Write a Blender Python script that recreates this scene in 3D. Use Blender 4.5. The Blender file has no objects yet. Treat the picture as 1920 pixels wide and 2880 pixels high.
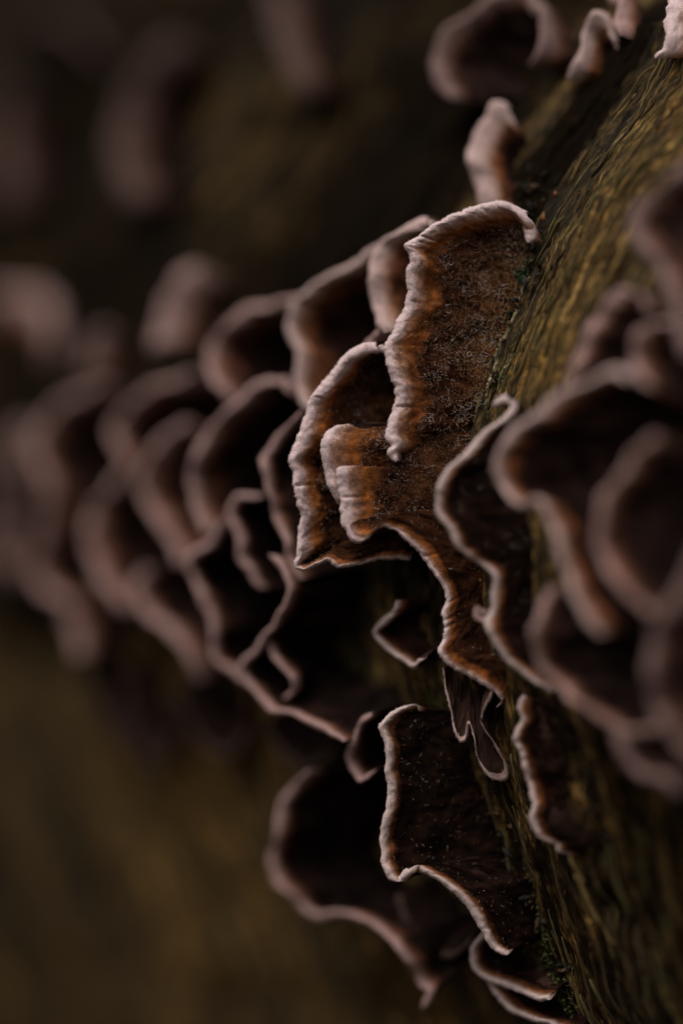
import bpy, math, random
import numpy as np
from mathutils import Vector

# ------------------------------------------------------------------ scene, camera, light
SC = bpy.context.scene
COL = SC.collection
MM = 0.001                      # everything below is laid out in millimetres
DIST = 320.0                    # lens to plane of focus
PXMM = 36.0                     # photo pixels per millimetre in the plane of focus
GROUND = 85.0                   # height of the lens axis above the forest floor

cam_d = bpy.data.cameras.new('camera')
cam = bpy.data.objects.new('camera', cam_d)
COL.objects.link(cam)
cam.location = (0, -DIST * MM, GROUND * MM)
cam.rotation_euler = (math.pi / 2, 0, 0)
cam_d.sensor_fit = 'VERTICAL'
cam_d.sensor_height = 36.0
cam_d.lens = 36.0 * DIST / 80.0
cam_d.clip_start = 0.005
cam_d.clip_end = 500.0
cam_d.dof.use_dof = True
cam_d.dof.focus_distance = DIST * MM
cam_d.dof.aperture_fstop = 3.7
SC.camera = cam

SUN_DIR = Vector((-0.30, -0.36, 0.88)).normalized()     # towards the sun
world = bpy.data.worlds.new('World')
SC.world = world
world.use_nodes = True
wn = world.node_tree
wn.nodes.clear()
w_out = wn.nodes.new('ShaderNodeOutputWorld')
w_bg = wn.nodes.new('ShaderNodeBackground')
w_sky = wn.nodes.new('ShaderNodeTexSky')
w_hsv = wn.nodes.new('ShaderNodeHueSaturation')
w_sky.sky_type = 'NISHITA'
w_sky.sun_disc = False
w_sky.sun_elevation = math.asin(SUN_DIR.z)
w_sky.sun_rotation = math.atan2(SUN_DIR.x, SUN_DIR.y)
w_sky.air_density = 1.0
w_sky.dust_density = 6.0
w_hsv.inputs['Saturation'].default_value = 0.35        # grey overcast
wn.links.new(w_sky.outputs[0], w_hsv.inputs['Color'])
wn.links.new(w_hsv.outputs[0], w_bg.inputs[0])
wn.links.new(w_bg.outputs[0], w_out.inputs[0])
w_bg.inputs[1].default_value = 0.05

sun_d = bpy.data.lights.new('sun', 'SUN')
sun_d.energy = 1.5
sun_d.angle = math.radians(40)
sun_d.color = (1.0, 0.95, 0.90)
sun = bpy.data.objects.new('sun', sun_d)
COL.objects.link(sun)
sun.rotation_euler = SUN_DIR.to_track_quat('Z', 'Y').to_euler()

SC.view_settings.view_transform = 'Standard'
SC.view_settings.look = 'None'
SC.view_settings.gamma = 1.0
SC.view_settings.use_curve_mapping = False
SC.view_settings.exposure = 0.22
SC.render.engine = 'CYCLES'
SC.cycles.use_denoising = True
SC.cycles.max_bounces = 6

# ------------------------------------------------------------------ helpers
random.seed(7)
rng = np.random.default_rng(11)


def hash2(ix, iy, seed):
    h = (ix.astype(np.int64) * 374761393 + iy.astype(np.int64) * 668265263 + seed * 1442695041) & 0x7fffffff
    h = ((h ^ (h >> 13)) * 1274126177) & 0x7fffffff
    h = ((h ^ (h >> 16)) * 1103515245 + 12345) & 0x7fffffff
    return ((h >> 7) & 0xffff) / 32767.5 - 1.0


def noise(x, y, seed=0):
    """smooth value noise in -1..1"""
    x = np.asarray(x, float)
    y = np.asarray(y, float) + 0 * x
    x = x + 0 * y
    ix = np.floor(x)
    iy = np.floor(y)
    fx = x - ix
    fy = y - iy
    fx = fx * fx * (3 - 2 * fx)
    fy = fy * fy * (3 - 2 * fy)
    a = hash2(ix, iy, seed)
    b = hash2(ix + 1, iy, seed)
    c = hash2(ix, iy + 1, seed)
    d = hash2(ix + 1, iy + 1, seed)
    return (a * (1 - fx) + b * fx) * (1 - fy) + (c * (1 - fx) + d * fx) * fy


def catmull(P, n):
    """n points evenly along a Catmull-Rom curve through the rows of P"""
    P = np.asarray(P, float)
    Q = np.vstack([2 * P[0] - P[1], P, 2 * P[-1] - P[-2]])
    out = []
    for k in range(1, len(Q) - 2):
        t = np.linspace(0, 1, 24, endpoint=False)[:, None]
        p0, p1, p2, p3 = Q[k - 1], Q[k], Q[k + 1], Q[k + 2]
        out.append(0.5 * (2 * p1 + (p2 - p0) * t + (2 * p0 - 5 * p1 + 4 * p2 - p3) * t ** 2
                          + (3 * p1 - p0 - 3 * p2 + p3) * t ** 3))
    out = np.vstack(out + [P[-1:]])
    d = np.r_[0, np.cumsum(np.linalg.norm(np.diff(out[:, :3], axis=0), axis=1))]
    u = np.linspace(0, d[-1], n)
    return np.stack([np.interp(u, d, out[:, c]) for c in range(out.shape[1])], 1), d[-1]


def unit(v):
    return v / np.maximum(np.linalg.norm(v, axis=-1, keepdims=True), 1e-9)


def smooth_rows(v, k):
    for _ in range(k):
        w = v.copy()
        w[1:-1] = 0.25 * v[:-2] + 0.5 * v[1:-1] + 0.25 * v[2:]
        v = w
    return v


def link(name, me, mat, parent=None):
    o = bpy.data.objects.new(name, me)
    COL.objects.link(o)
    if mat is not None and not me.materials:
        me.materials.append(mat)
    o.parent = parent
    return o


def mesh_from(name, V, F, attrs=None, normals=None, smooth=True):
    """V in mm (camera axis at z=0); F list/array of faces"""
    V = np.asarray(V, float)
    W = V * MM
    W[:, 2] += GROUND * MM
    me = bpy.data.meshes.new(name)
    if isinstance(F, np.ndarray):
        n, k = F.shape
        me.vertices.add(len(W))
        me.vertices.foreach_set('co', W.ravel())
        me.loops.add(n * k)
        me.loops.foreach_set('vertex_index', F.ravel().astype(np.int32))
        me.polygons.add(n)
        me.polygons.foreach_set('loop_start', np.arange(0, n * k, k, dtype=np.int32))
        me.update(calc_edges=True)
    else:
        me.from_pydata(W.tolist(), [], F)
        me.update()
    for nm, a in (attrs or {}).items():
        a = np.asarray(a, np.float32)
        if a.ndim == 1:
            at = me.attributes.new(nm, 'FLOAT', 'POINT')
            at.data.foreach_set('value', a.ravel())
        else:
            at = me.attributes.new(nm, 'FLOAT_VECTOR', 'POINT')
            at.data.foreach_set('vector', a.ravel())
    if smooth:
        me.polygons.foreach_set('use_smooth', np.ones(len(me.polygons), bool))
    if normals is not None:
        me.normals_split_custom_set_from_vertices(normals.tolist())
    return me


def tag(o, label, cat, group=None, kind=None):
    if label:
        o['label'] = label
    if cat:
        o['category'] = cat
    if group:
        o['group'] = group
    if kind:
        o['kind'] = kind
    return o


# ------------------------------------------------------------------ materials
class NT:
    def __init__(self, name):
        self.m = bpy.data.materials.new(name)
        self.m.use_nodes = True
        self.t = self.m.node_tree
        self.b = self.t.nodes['Principled BSDF']

    def n(self, kind, **kw):
        nd = self.t.nodes.new('ShaderNode' + kind)
        for k, v in kw.items():
            if k.startswith('i_'):
                nd.inputs[k[2:].replace('_', ' ')].default_value = v
            else:
                setattr(nd, k, v)
        return nd

    def l(self, a, b):
        self.t.links.new(a, b)

    def ramp(self, src, stops):
        r = self.n('ValToRGB')
        e = r.color_ramp.elements
        while len(e) < len(stops):
            e.new(0.5)
        for el, (p, c) in zip(e, stops):
            el.position = p
            el.color = (*c, 1) if len(c) == 3 else c
        self.l(src, r.inputs[0])
        return r

    def math(self, op, a, b=None):
        nd = self.n('Math', operation=op)
        for k, v in enumerate((a, b)):
            if v is None:
                continue
            if isinstance(v, (int, float)):
                nd.inputs[k].default_value = v
            else:
                self.l(v, nd.inputs[k])
        return nd.outputs[0]

    def mix(self, f, a, b, mode='MIX'):
        nd = self.n('Mix', data_type='RGBA', blend_type=mode)
        for s, v in ((nd.inputs[0], f), (nd.inputs[6], a), (nd.inputs[7], b)):
            if isinstance(v, (int, float)):
                s.default_value = v
            elif isinstance(v, tuple):
                s.default_value = (*v, 1)
            else:
                self.l(v, s)
        return nd.outputs[2]

    def noise(self, vec, scale, detail=3, rough=0.55, scl=None):
        if scl is not None:
            mp = self.n('Mapping')
            mp.inputs['Scale'].default_value = scl
            self.l(vec, mp.inputs['Vector'])
            vec = mp.outputs[0]
        nz = self.n('TexNoise')
        nz.inputs['Scale'].default_value = scale
        nz.inputs['Detail'].default_value = detail
        nz.inputs['Roughness'].default_value = rough
        self.l(vec, nz.inputs['Vector'])
        return nz.outputs[0]

    def bump(self, h, strength, dist_mm):
        b = self.n('Bump')
        b.inputs['Strength'].default_value = strength
        b.inputs['Distance'].default_value = dist_mm * MM
        self.l(h, b.inputs['Height'])
        self.l(b.outputs[0], self.b.inputs['Normal'])


def mat_cap(name, pale, tan, orange, dark, dark2):
    n = NT(name)
    zone = n.n('Attribute', attribute_name='zone')
    grid = n.n('Attribute', attribute_name='grid')         # (along, in) in mm
    vec = grid.outputs['Vector']
    edge_n = n.noise(vec, 1.0, 3, 0.6, (0.5, 0.5, 1))
    fine_n = n.noise(vec, 1.0, 2, 0.6, (6.0, 5.0, 1))
    z = n.math('ADD', zone.outputs['Fac'], n.math('MULTIPLY', n.math('SUBTRACT', edge_n, 0.5), 1.0))
    z = n.math('ADD', z, n.math('MULTIPLY', n.math('SUBTRACT', fine_n, 0.5), 0.40))
    z = n.math('DIVIDE', z, 4.0)
    r = n.ramp(z, [(0.0, pale), (0.16, pale), (0.27, tan), (0.40, orange), (0.47, orange), (0.56, dark), (1.0, dark2)])
    inner = n.ramp(z, [(0.2, (0, 0, 0)), (0.45, (1, 1, 1))])
    blot = n.noise(vec, 0.55, 4, 0.6)
    spot = n.ramp(blot, [(0.38, (0.40, 0.36, 0.36)), (0.5, (0.85, 0.82, 0.8)), (0.62, (1.7, 1.5, 1.35))])
    strk = n.noise(vec, 1.0, 4, 0.65, (1.4, 1.4, 1))
    st = n.ramp(strk, [(0.3, (0.80, 0.77, 0.78)), (0.62, (1.06, 1.06, 1.06))])
    c = n.mix(inner.outputs[0], r.outputs[0], n.mix(1.0, r.outputs[0], spot.outputs[0], 'MULTIPLY'))
    c = n.mix(0.8, c, st.outputs[0], 'MULTIPLY')
    gr = n.ramp(n.noise(vec, 1.0, 2, 0.7, (9.0, 8.0, 1)), [(0.32, (0.80, 0.77, 0.77)), (0.60, (1.14, 1.14, 1.14))])
    c = n.mix(0.9, c, gr.outputs[0], 'MULTIPLY')
    n.l(c, n.b.inputs['Base Color'])
    n.b.inputs['Roughness'].default_value = 0.85
    n.b.inputs['Specular IOR Level'].default_value = 0.04
    hb = n.math('ADD', n.noise(vec, 1.0, 4, 0.7, (4.0, 3.0, 1)), n.math('MULTIPLY', n.noise(vec, 1.0, 2, 0.7, (14.0, 10.0, 1)), 0.5))
    n.bump(hb, 0.6, 0.10)
    return n.m


M_CAP = mat_cap('fungus_cap', (0.79, 0.60, 0.58), (0.50, 0.285, 0.195), (0.29, 0.098, 0.025), (0.032, 0.0115, 0.0065), (0.076, 0.032, 0.012))
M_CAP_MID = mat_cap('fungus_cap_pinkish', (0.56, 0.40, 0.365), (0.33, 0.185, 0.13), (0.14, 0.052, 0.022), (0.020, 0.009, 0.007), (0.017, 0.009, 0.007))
M_CAP_DULL = mat_cap('fungus_cap_dull', (0.45, 0.29, 0.265), (0.28, 0.15, 0.11), (0.10, 0.043, 0.027), (0.018, 0.0092, 0.0075), (0.013, 0.008, 0.007))  # duller cap copy, weaker light off the sharp cluster partly put into colour
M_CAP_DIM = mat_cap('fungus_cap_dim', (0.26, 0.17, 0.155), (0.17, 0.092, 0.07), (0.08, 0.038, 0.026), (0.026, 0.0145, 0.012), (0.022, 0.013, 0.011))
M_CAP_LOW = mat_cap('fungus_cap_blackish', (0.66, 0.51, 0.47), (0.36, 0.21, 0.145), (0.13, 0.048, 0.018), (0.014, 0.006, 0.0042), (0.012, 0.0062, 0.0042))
M_CAP_DUSK = mat_cap('fungus_cap_dusky', (0.11, 0.070, 0.060), (0.085, 0.048, 0.036), (0.04, 0.018, 0.010), (0.008, 0.0045, 0.004), (0.007, 0.0045, 0.004))  # cap copy darkened in place of shade on the far upper brackets


def mat_under(name='fungus_underside', k=1.0):
    n = NT(name)
    zone = n.n('Attribute', attribute_name='zone')
    grid = n.n('Attribute', attribute_name='grid')
    nz = n.noise(grid.outputs['Vector'], 1.0, 4, 0.65, (4.5, 0.5, 1))
    z = n.math('ADD', zone.outputs['Fac'], n.math('MULTIPLY', n.math('SUBTRACT', nz, 0.5), 0.5))
    z = n.math('DIVIDE', z, 4.0)
    r = n.ramp(z, [(0.0, (0.42, 0.30, 0.26)), (0.16, (0.40, 0.28, 0.24)), (0.27, (0.052 * k, 0.028 * k, 0.021 * k)), (1.0, (0.033 * k, 0.0175 * k, 0.0135 * k))])
    st = n.ramp(nz, [(0.3, (0.65, 0.6, 0.62)), (0.7, (1.3, 1.2, 1.2))])
    n.l(n.mix(0.8, r.outputs[0], st.outputs[0], 'MULTIPLY'), n.b.inputs['Base Color'])
    n.b.inputs['Roughness'].default_value = 0.7
    n.b.inputs['Specular IOR Level'].default_value = 0.25
    n.b.inputs['Specular IOR Level'].default_value = 0.03
    n.bump(nz, 0.8, 0.15)
    return n.m


M_UNDER = mat_under()
M_UNDER_DIM = mat_under('fungus_underside_dark', 0.45)


def mat_hair():
    n = NT('fungus_hair')
    c = n.n('Attribute', attribute_name='tint')
    n.l(c.outputs['Vector'], n.b.inputs['Base Color'])
    n.b.inputs['Roughness'].default_value = 0.45
    n.b.inputs['Specular IOR Level'].default_value = 0.5
    return n.m


M_HAIR = mat_hair()


def mat_bark():
    n = NT('old_bark')
    g = n.n('Attribute', attribute_name='grid')            # (round the log, along the log, 0) in mm
    wv = n.n('TexNoise')
    wv.inputs['Scale'].default_value = 0.35
    wv.inputs['Detail'].default_value = 2
    n.l(g.outputs['Vector'], wv.inputs['Vector'])
    sub = n.n('VectorMath', operation='MULTIPLY_ADD')
    n.l(wv.outputs['Color'], sub.inputs[0])
    sub.inputs[1].default_value = (0.3, 0.7, 0)
    n.l(g.outputs['Vector'], sub.inputs[2])
    vec = sub.outputs[0]
    fib = n.noise(vec, 1.0, 6, 0.75, (0.13, 1.35, 1))
    fib2 = n.noise(vec, 1.0, 4, 0.75, (1.2, 5.0, 1))
    big = n.noise(vec, 1.0, 3, 0.6, (0.022, 0.085, 1))
    base = n.ramp(fib, [(0.32, (0.010, 0.007, 0.004)), (0.43, (0.055, 0.032, 0.010)), (0.53, (0.19, 0.110, 0.029)), (0.63, (0.50, 0.325, 0.115))])
    fine = n.ramp(fib2, [(0.36, (0.08, 0.07, 0.06)), (0.50, (0.75, 0.75, 0.75)), (0.64, (2.0, 1.9, 1.75))])
    c = n.mix(0.9, base.outputs[0], fine.outputs[0], 'MULTIPLY')
    bigr = n.ramp(big, [(0.40, (0.25, 0.26, 0.27)), (0.50, (0.9, 0.9, 0.9)), (0.60, (1.7, 1.55, 1.25))])
    c = n.mix(0.9, c, bigr.outputs[0], 'MULTIPLY')
    # olive algae film in patches
    alg = n.ramp(n.noise(vec, 1.0, 5, 0.7, (0.10, 0.35, 1)), [(0.48, (0, 0, 0)), (0.64, (1, 1, 1))])
    c = n.mix(n.math('MULTIPLY', alg.outputs[0], 0.30), c, (0.050, 0.046, 0.011))
    # rust brown stains
    rst = n.ramp(n.noise(vec, 1.0, 5, 0.7, (0.3, 1.1, 1)), [(0.60, (0, 0, 0)), (0.70, (1, 1, 1))])
    c = n.mix(n.math('MULTIPLY', rst.outputs[0], 0.5), c, (0.15, 0.05, 0.014))
    # dark cracks between the fibres
    crk = n.noise(vec, 1.0, 3, 0.6, (0.14, 1.0, 1))
    ck = n.ramp(n.math('ABSOLUTE', n.math('SUBTRACT', crk, 0.5)), [(0.0, (1, 1, 1)), (0.035, (0, 0, 0))])
    c = n.mix(n.math('MULTIPLY', ck.outputs[0], 0.8), c, (0.008, 0.006, 0.004))
    # wet black rotten wood and painted shade, from the map built with the log
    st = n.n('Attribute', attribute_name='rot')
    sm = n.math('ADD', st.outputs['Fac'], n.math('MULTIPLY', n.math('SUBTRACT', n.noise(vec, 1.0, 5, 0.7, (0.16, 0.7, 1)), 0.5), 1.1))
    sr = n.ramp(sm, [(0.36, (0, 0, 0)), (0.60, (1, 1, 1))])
    rot_shade_fac = n.math('MULTIPLY', sr.outputs[0], 0.96)
    c = n.mix(rot_shade_fac, c, (0.0085, 0.0055, 0.0030))
    n.l(c, n.b.inputs['Base Color'])
    n.b.inputs['Roughness'].default_value = 0.7
    spec = n.math('SUBTRACT', 0.28, n.math('MULTIPLY', rot_shade_fac, 0.26))
    n.l(spec, n.b.inputs['Specular IOR Level'])
    h = n.math('ADD', n.math('MULTIPLY', fib, 0.8), n.math('MULTIPLY', fib2, 0.7))
    n.bump(h, 1.0, 0.5)
    return n.m


M_BARK = mat_bark()


def mat_plain(name, c1, c2, scale, rough=0.7, bump=0.1):
    n = NT(name)
    tc = n.n('TexCoord')
    nz = n.noise(tc.outputs['Object'], scale, 4, 0.65)
    n.l(n.ramp(nz, [(0.3, c1), (0.7, c2)]).outputs[0], n.b.inputs['Base Color'])
    n.b.inputs['Roughness'].default_value = rough
    n.b.inputs['Specular IOR Level'].default_value = 0.3
    n.bump(nz, 0.6, bump)
    return n.m


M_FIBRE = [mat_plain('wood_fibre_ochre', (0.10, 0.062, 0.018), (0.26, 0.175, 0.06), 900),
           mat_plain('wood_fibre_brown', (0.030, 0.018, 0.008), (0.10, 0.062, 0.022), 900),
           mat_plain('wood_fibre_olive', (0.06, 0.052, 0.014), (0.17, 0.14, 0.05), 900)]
M_PALE = mat_plain('pale_bark_strip', (0.06, 0.052, 0.02), (0.46, 0.37, 0.20), 1100)
M_MOSS = mat_plain('moss', (0.035, 0.045, 0.010), (0.12, 0.125, 0.03), 700)
M_MOSS_BRIGHT = mat_plain('moss_bright', (0.022, 0.06, 0.02), (0.07, 0.14, 0.055), 700)
M_RUST = mat_plain('orange_crust', (0.10, 0.03, 0.012), (0.36, 0.12, 0.045), 1500)
M_WOODEND = mat_plain('log_end_wood', (0.07, 0.045, 0.025), (0.20, 0.14, 0.08), 60, 0.8, 0.4)
M_SOIL = mat_plain('forest_soil', (0.018, 0.012, 0.007), (0.065, 0.042, 0.022), 30, 0.95, 6.0)

# ------------------------------------------------------------------ forest floor
def forest_floor():
    n = 90
    a = np.linspace(-1, 1, n)
    a = np.sign(a) * np.abs(a) ** 5 * 80000.0 + a * 400
    X, Y = np.meshgrid(a, a, indexing='ij')
    Z = -GROUND + 0 * X
    Z = Z + 2.5 * noise(X / 35, Y / 35, 5) * np.exp(-(X ** 2 + Y ** 2) / 2000 ** 2) - 2.0
    V = np.stack([X, Y, Z], -1).reshape(-1, 3)
    k = np.arange(n * n).reshape(n, n)
    F = np.stack([k[:-1, :-1], k[1:, :-1], k[1:, 1:], k[:-1, 1:]], -1).reshape(-1, 4)
    o = link('forest_floor', mesh_from('forest_floor', V, F), M_SOIL)
    tag(o, 'dark brown forest floor under the log', 'ground', kind='structure')


forest_floor()

# ------------------------------------------------------------------ the log
AX = -0.95                       # the log runs away to the left: X shift per mm of depth
PROF_PX = [(1920, 60), (1868, 200), (1765, 350), (1640, 510), (1545, 680), (1480, 820), (1408, 1000), (1350, 1180), (1322, 1350),
           (1318, 1520), (1330, 1700), (1362, 1900), (1410, 2100), (1462, 2280), (1530, 2500), (1600, 2680), (1680, 2880)]
PROF = [((x - 960) / PXMM, (1440 - y) / PXMM) for x, y in PROF_PX]
REST = [(30, -56), (55, -75), (92, -86), (130, -74), (160, -40), (168, 0), (152, 38), (118, 58), (80, 62), (50, 52)]
_pz = np.array([p[1] for p in PROF] + [-56, -75])[::-1]
_px = np.array([p[0] for p in PROF] + [30, 55])[::-1]
_pz = np.r_[_pz, 52.0, 62.0]
_px = np.r_[_px, 50.0, 80.0]


def pix(px, py, Y):
    k = (DIST + Y) / DIST
    return np.array([(px - 960) / PXMM * k, Y, (1440 - py) / PXMM * k])


def surf_Y(px, py):
    """depth of the log's surface behind a photo pixel"""
    lo, hi = -60.0, 160.0
    for _ in range(40):
        m = 0.5 * (lo + hi)
        p = pix(px, py, m)
        if p[0] - (np.interp(p[2], _pz, _px) + AX * m) > 0:
            hi = m
        else:
            lo = m
    return 0.5 * (lo + hi)


def bark_height(t, s, vis):
    """fibrous relief of the bark, t along the grain (round the log), s along the log"""
    w = 0.55 * noise(t / 9.0, s / 5.0, 1) + 0.12 * noise(t / 2.6, s / 2.0, 21)
    s2 = s + w
    h = 0.45 * noise(t / 18, s2 / 4.0, 2)
    h -= 1.1 * np.exp(-(noise(t / 16, s2 / 2.2, 31) / 0.10) ** 2) * np.clip(noise(t / 9, s2 / 5, 32) * 3 + 0.6, 0, 1)
    h += 0.42 * (np.abs(noise(t / 10.0, s2 / 1.5, 3)) ** 0.7 - 0.5)
    h += 0.30 * (np.abs(noise(t / 5.5, s2 / 0.75, 4)) ** 0.7 - 0.5) * vis
    h += 0.15 * noise(t / 1.3, s2 / 0.42, 6) * vis
    h += 0.10 * noise(t / 0.6, s2 / 0.30, 8) * vis
    return h


log_root = bpy.data.objects.new('fallen_log', None)
COL.objects.link(log_root)
tag(log_root, 'old rotting log with olive and ochre fibrous bark carrying the bracket fungi', 'log')


def build_log():
    # closed section, dense where the photo looks
    prof = np.array(PROF + REST)
    pts, L = catmull(np.vstack([prof, prof[:1]]), 1400)
    d = np.r_[0, np.cumsum(np.linalg.norm(np.diff(pts, axis=0), axis=1))]
    t_end = d[np.argmin(np.abs(pts[:, 1] + 44) + 100 * (d > 200) * (pts[:, 0] > 60) + 100 * (pts[:, 0] > 40))]
    t = np.r_[np.arange(0, t_end, 0.24), np.arange(t_end, d[-1] - 1, 3.0)]
    P = np.stack([np.interp(t, d, pts[:, 0]), np.interp(t, d, pts[:, 1])], 1)
    dP = unit(np.roll(P, -1, 0) - np.roll(P, 1, 0))
    N2 = np.stack([dP[:, 1], -dP[:, 0]], 1)               # outward in XZ
    ctr = np.array([95.0, -10.0])
    sgn = np.sign(((P - ctr) * N2).sum(1, keepdims=True))
    N2 = N2 * sgn
    Yv = np.r_[np.arange(-150, -26, 3.0), np.arange(-26, -14, 0.2), np.arange(-14, 7, 0.09), np.arange(7, 30, 0.2), np.arange(30, 75, 0.5), np.arange(75, 330, 4.0)]
    nt, ny = len(t), len(Yv)
    T, YY = np.meshgrid(t, Yv, indexing='ij')
    vis = ((YY > -30) & (YY < 40)).astype(float)
    S = YY * 1.38
    H = bark_height(T, S, vis)
    # seam fade where the section closes
    fade = np.clip((d[-1] - T) / 12, 0, 1) * np.clip(T / 4 + 0.3, 0, 1)
    H = H * fade
    nx = N2[:, 0][:, None] * 0.72
    nyy = N2[:, 0][:, None] * 0.69
    nz = N2[:, 1][:, None] + 0 * YY
    X = P[:, 0][:, None] + AX * YY + nx * H
    Yw = YY + nyy * H
    Z = P[:, 1][:, None] + nz * H
    V = np.stack([X, Yw, Z], -1).reshape(-1, 3)
    # painted shade on far upper flank, wet black rotten pockets along the fungus rows
    PXs = 960 + (X / ((DIST + YY) / DIST)) * PXMM
    PYs = 1440 - (Z / ((DIST + YY) / DIST)) * PXMM
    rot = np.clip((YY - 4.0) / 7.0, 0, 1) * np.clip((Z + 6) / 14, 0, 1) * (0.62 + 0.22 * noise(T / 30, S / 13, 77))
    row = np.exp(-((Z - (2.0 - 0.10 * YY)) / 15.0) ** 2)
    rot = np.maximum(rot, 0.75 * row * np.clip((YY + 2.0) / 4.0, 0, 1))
    rot = np.maximum(rot, 0.56 * np.clip((-Z - 5) / 11, 0, 1) * np.clip((14 - YY) / 10, 0, 1))  # shade of the low near flank, put into the bark colour
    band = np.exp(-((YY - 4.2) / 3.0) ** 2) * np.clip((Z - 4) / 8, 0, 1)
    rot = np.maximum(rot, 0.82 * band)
    V_att = np.stack([T, S, 0 * T], -1).reshape(-1, 3)
    k = np.arange(nt * ny).reshape(nt, ny)
    k2 = np.vstack([k, k[:1]])
    F = np.stack([k2[:-1, :-1], k2[:-1, 1:], k2[1:, 1:], k2[1:, :-1]], -1).reshape(-1, 4)
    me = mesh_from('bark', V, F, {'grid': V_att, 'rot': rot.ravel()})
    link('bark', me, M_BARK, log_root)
    for j, nm in ((0, 'cut_end'), (ny - 1, 'cut_end')):
        ring = V.reshape(nt, ny, 3)[:, j]
        step = ring[:: 6]
        c = step.mean(0)
        VV = [c]
        FF = []
        for q in (0.25, 0.5, 0.75, 1.0):
            for p in step:
                VV.append(c + (p - c) * q + np.array([0, random.uniform(-0.5, 0.5), 0]) * (q < 1))
        m = len(step)
        for i in range(m):
            FF.append((0, 1 + i, 1 + (i + 1) % m))
            for q in range(3):
                a = 1 + q * m
                FF.append((a + i, a + m + i, a + m + (i + 1) % m, a + (i + 1) % m))
        link(nm, mesh_from(nm, VV, FF), M_WOODEND, log_root)
    return t, d, pts


LOG_T, LOG_D, LOG_PTS = build_log()


def log_point(t, Y, lift=0.0):
    """point on the bark at grain position t and depth Y"""
    x = np.interp(t, LOG_D, LOG_PTS[:, 0])
    z = np.interp(t, LOG_D, LOG_PTS[:, 1])
    x2 = np.interp(t + 0.2, LOG_D, LOG_PTS[:, 0])
    z2 = np.interp(t + 0.2, LOG_D, LOG_PTS[:, 1])
    n2 = np.array([(z2 - z), -(x2 - x)])
    n2 = n2 / (np.linalg.norm(n2) + 1e-9)
    if n2[0] > 0:
        n2 = -n2
    h = float(bark_height(np.array([t]), np.array([Y * 1.38]), np.array([1.0]))[0])
    n = np.array([n2[0] * 0.72, n2[0] * 0.69, n2[1]])
    return np.array([x + AX * Y, Y, z]) + n * (h + lift), n


def t_at(py):
    """grain position of the bark in the plane of focus at photo row py"""
    m = LOG_D < 110
    return float(np.interp(-(1440 - py) / PXMM, -LOG_PTS[m][:, 1], LOG_D[m]))


def sliver(t0, t1, Y0, Y1, w, h, mat, lift=0.05, name='bark_fibre', wob=0.12, step=0.6, crumb=0.0):
    """a raised strand of wood fibre lying along the grain"""
    n = max(6, int(abs(t1 - t0) / step))
    V, F = [], []
    sd = random.randint(0, 9999)
    prof = [(-1, None), (-0.7, 0.5), (-0.35, 0.95), (0.0, 1.1), (0.4, 0.8), (0.75, 0.45), (1, None)] if crumb else \
        [(-1, None), (-0.55, 0.8), (0.0, 1.1), (0.6, 0.7), (1, None)]
    m = len(prof)
    ax = np.array([AX, 1.0, 0]) / math.hypot(AX, 1)
    for i in range(n):
        u = i / (n - 1)
        t = t0 + (t1 - t0) * u
        Y = Y0 + (Y1 - Y0) * u + wob * float(noise(np.array([t / 3.0]), np.array([0.0]), sd)[0])
        p, nn = log_point(t, Y, lift * math.sin(math.pi * u) * 2)
        ww = w * (math.sin(math.pi * min(1, 0.06 + 0.88 * u)) ** 0.5) * (1 + 0.45 * float(noise(np.array([t * 1.1]), np.array([3.0]), sd)[0]))
        hh = h * (0.6 + 0.6 * float(noise(np.array([t * 0.9]), np.array([7.0]), sd)[0]) + 0.4)
        for (a, b) in prof:
            q = p + ax * ww * (a + crumb * random.uniform(-0.4, 0.4)) + nn * (-0.25 if b is None else hh * (b + crumb * random.uniform(-0.6, 0.6)))
            V.append(q)
    for i in range(n - 1):
        for j in range(m - 1):
            a = i * m + j
            F.append((a, a + 1, a + m + 1, a + m))
        a = i * m
        F.append((a, a + m, a + 2 * m - 1, a + m - 1))
    F.append(tuple(range(m - 1, -1, -1)))
    b = (n - 1) * m
    F.append(tuple(range(b, b + m)))
    return link(name, mesh_from(name, V, F), mat, log_root)


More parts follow.
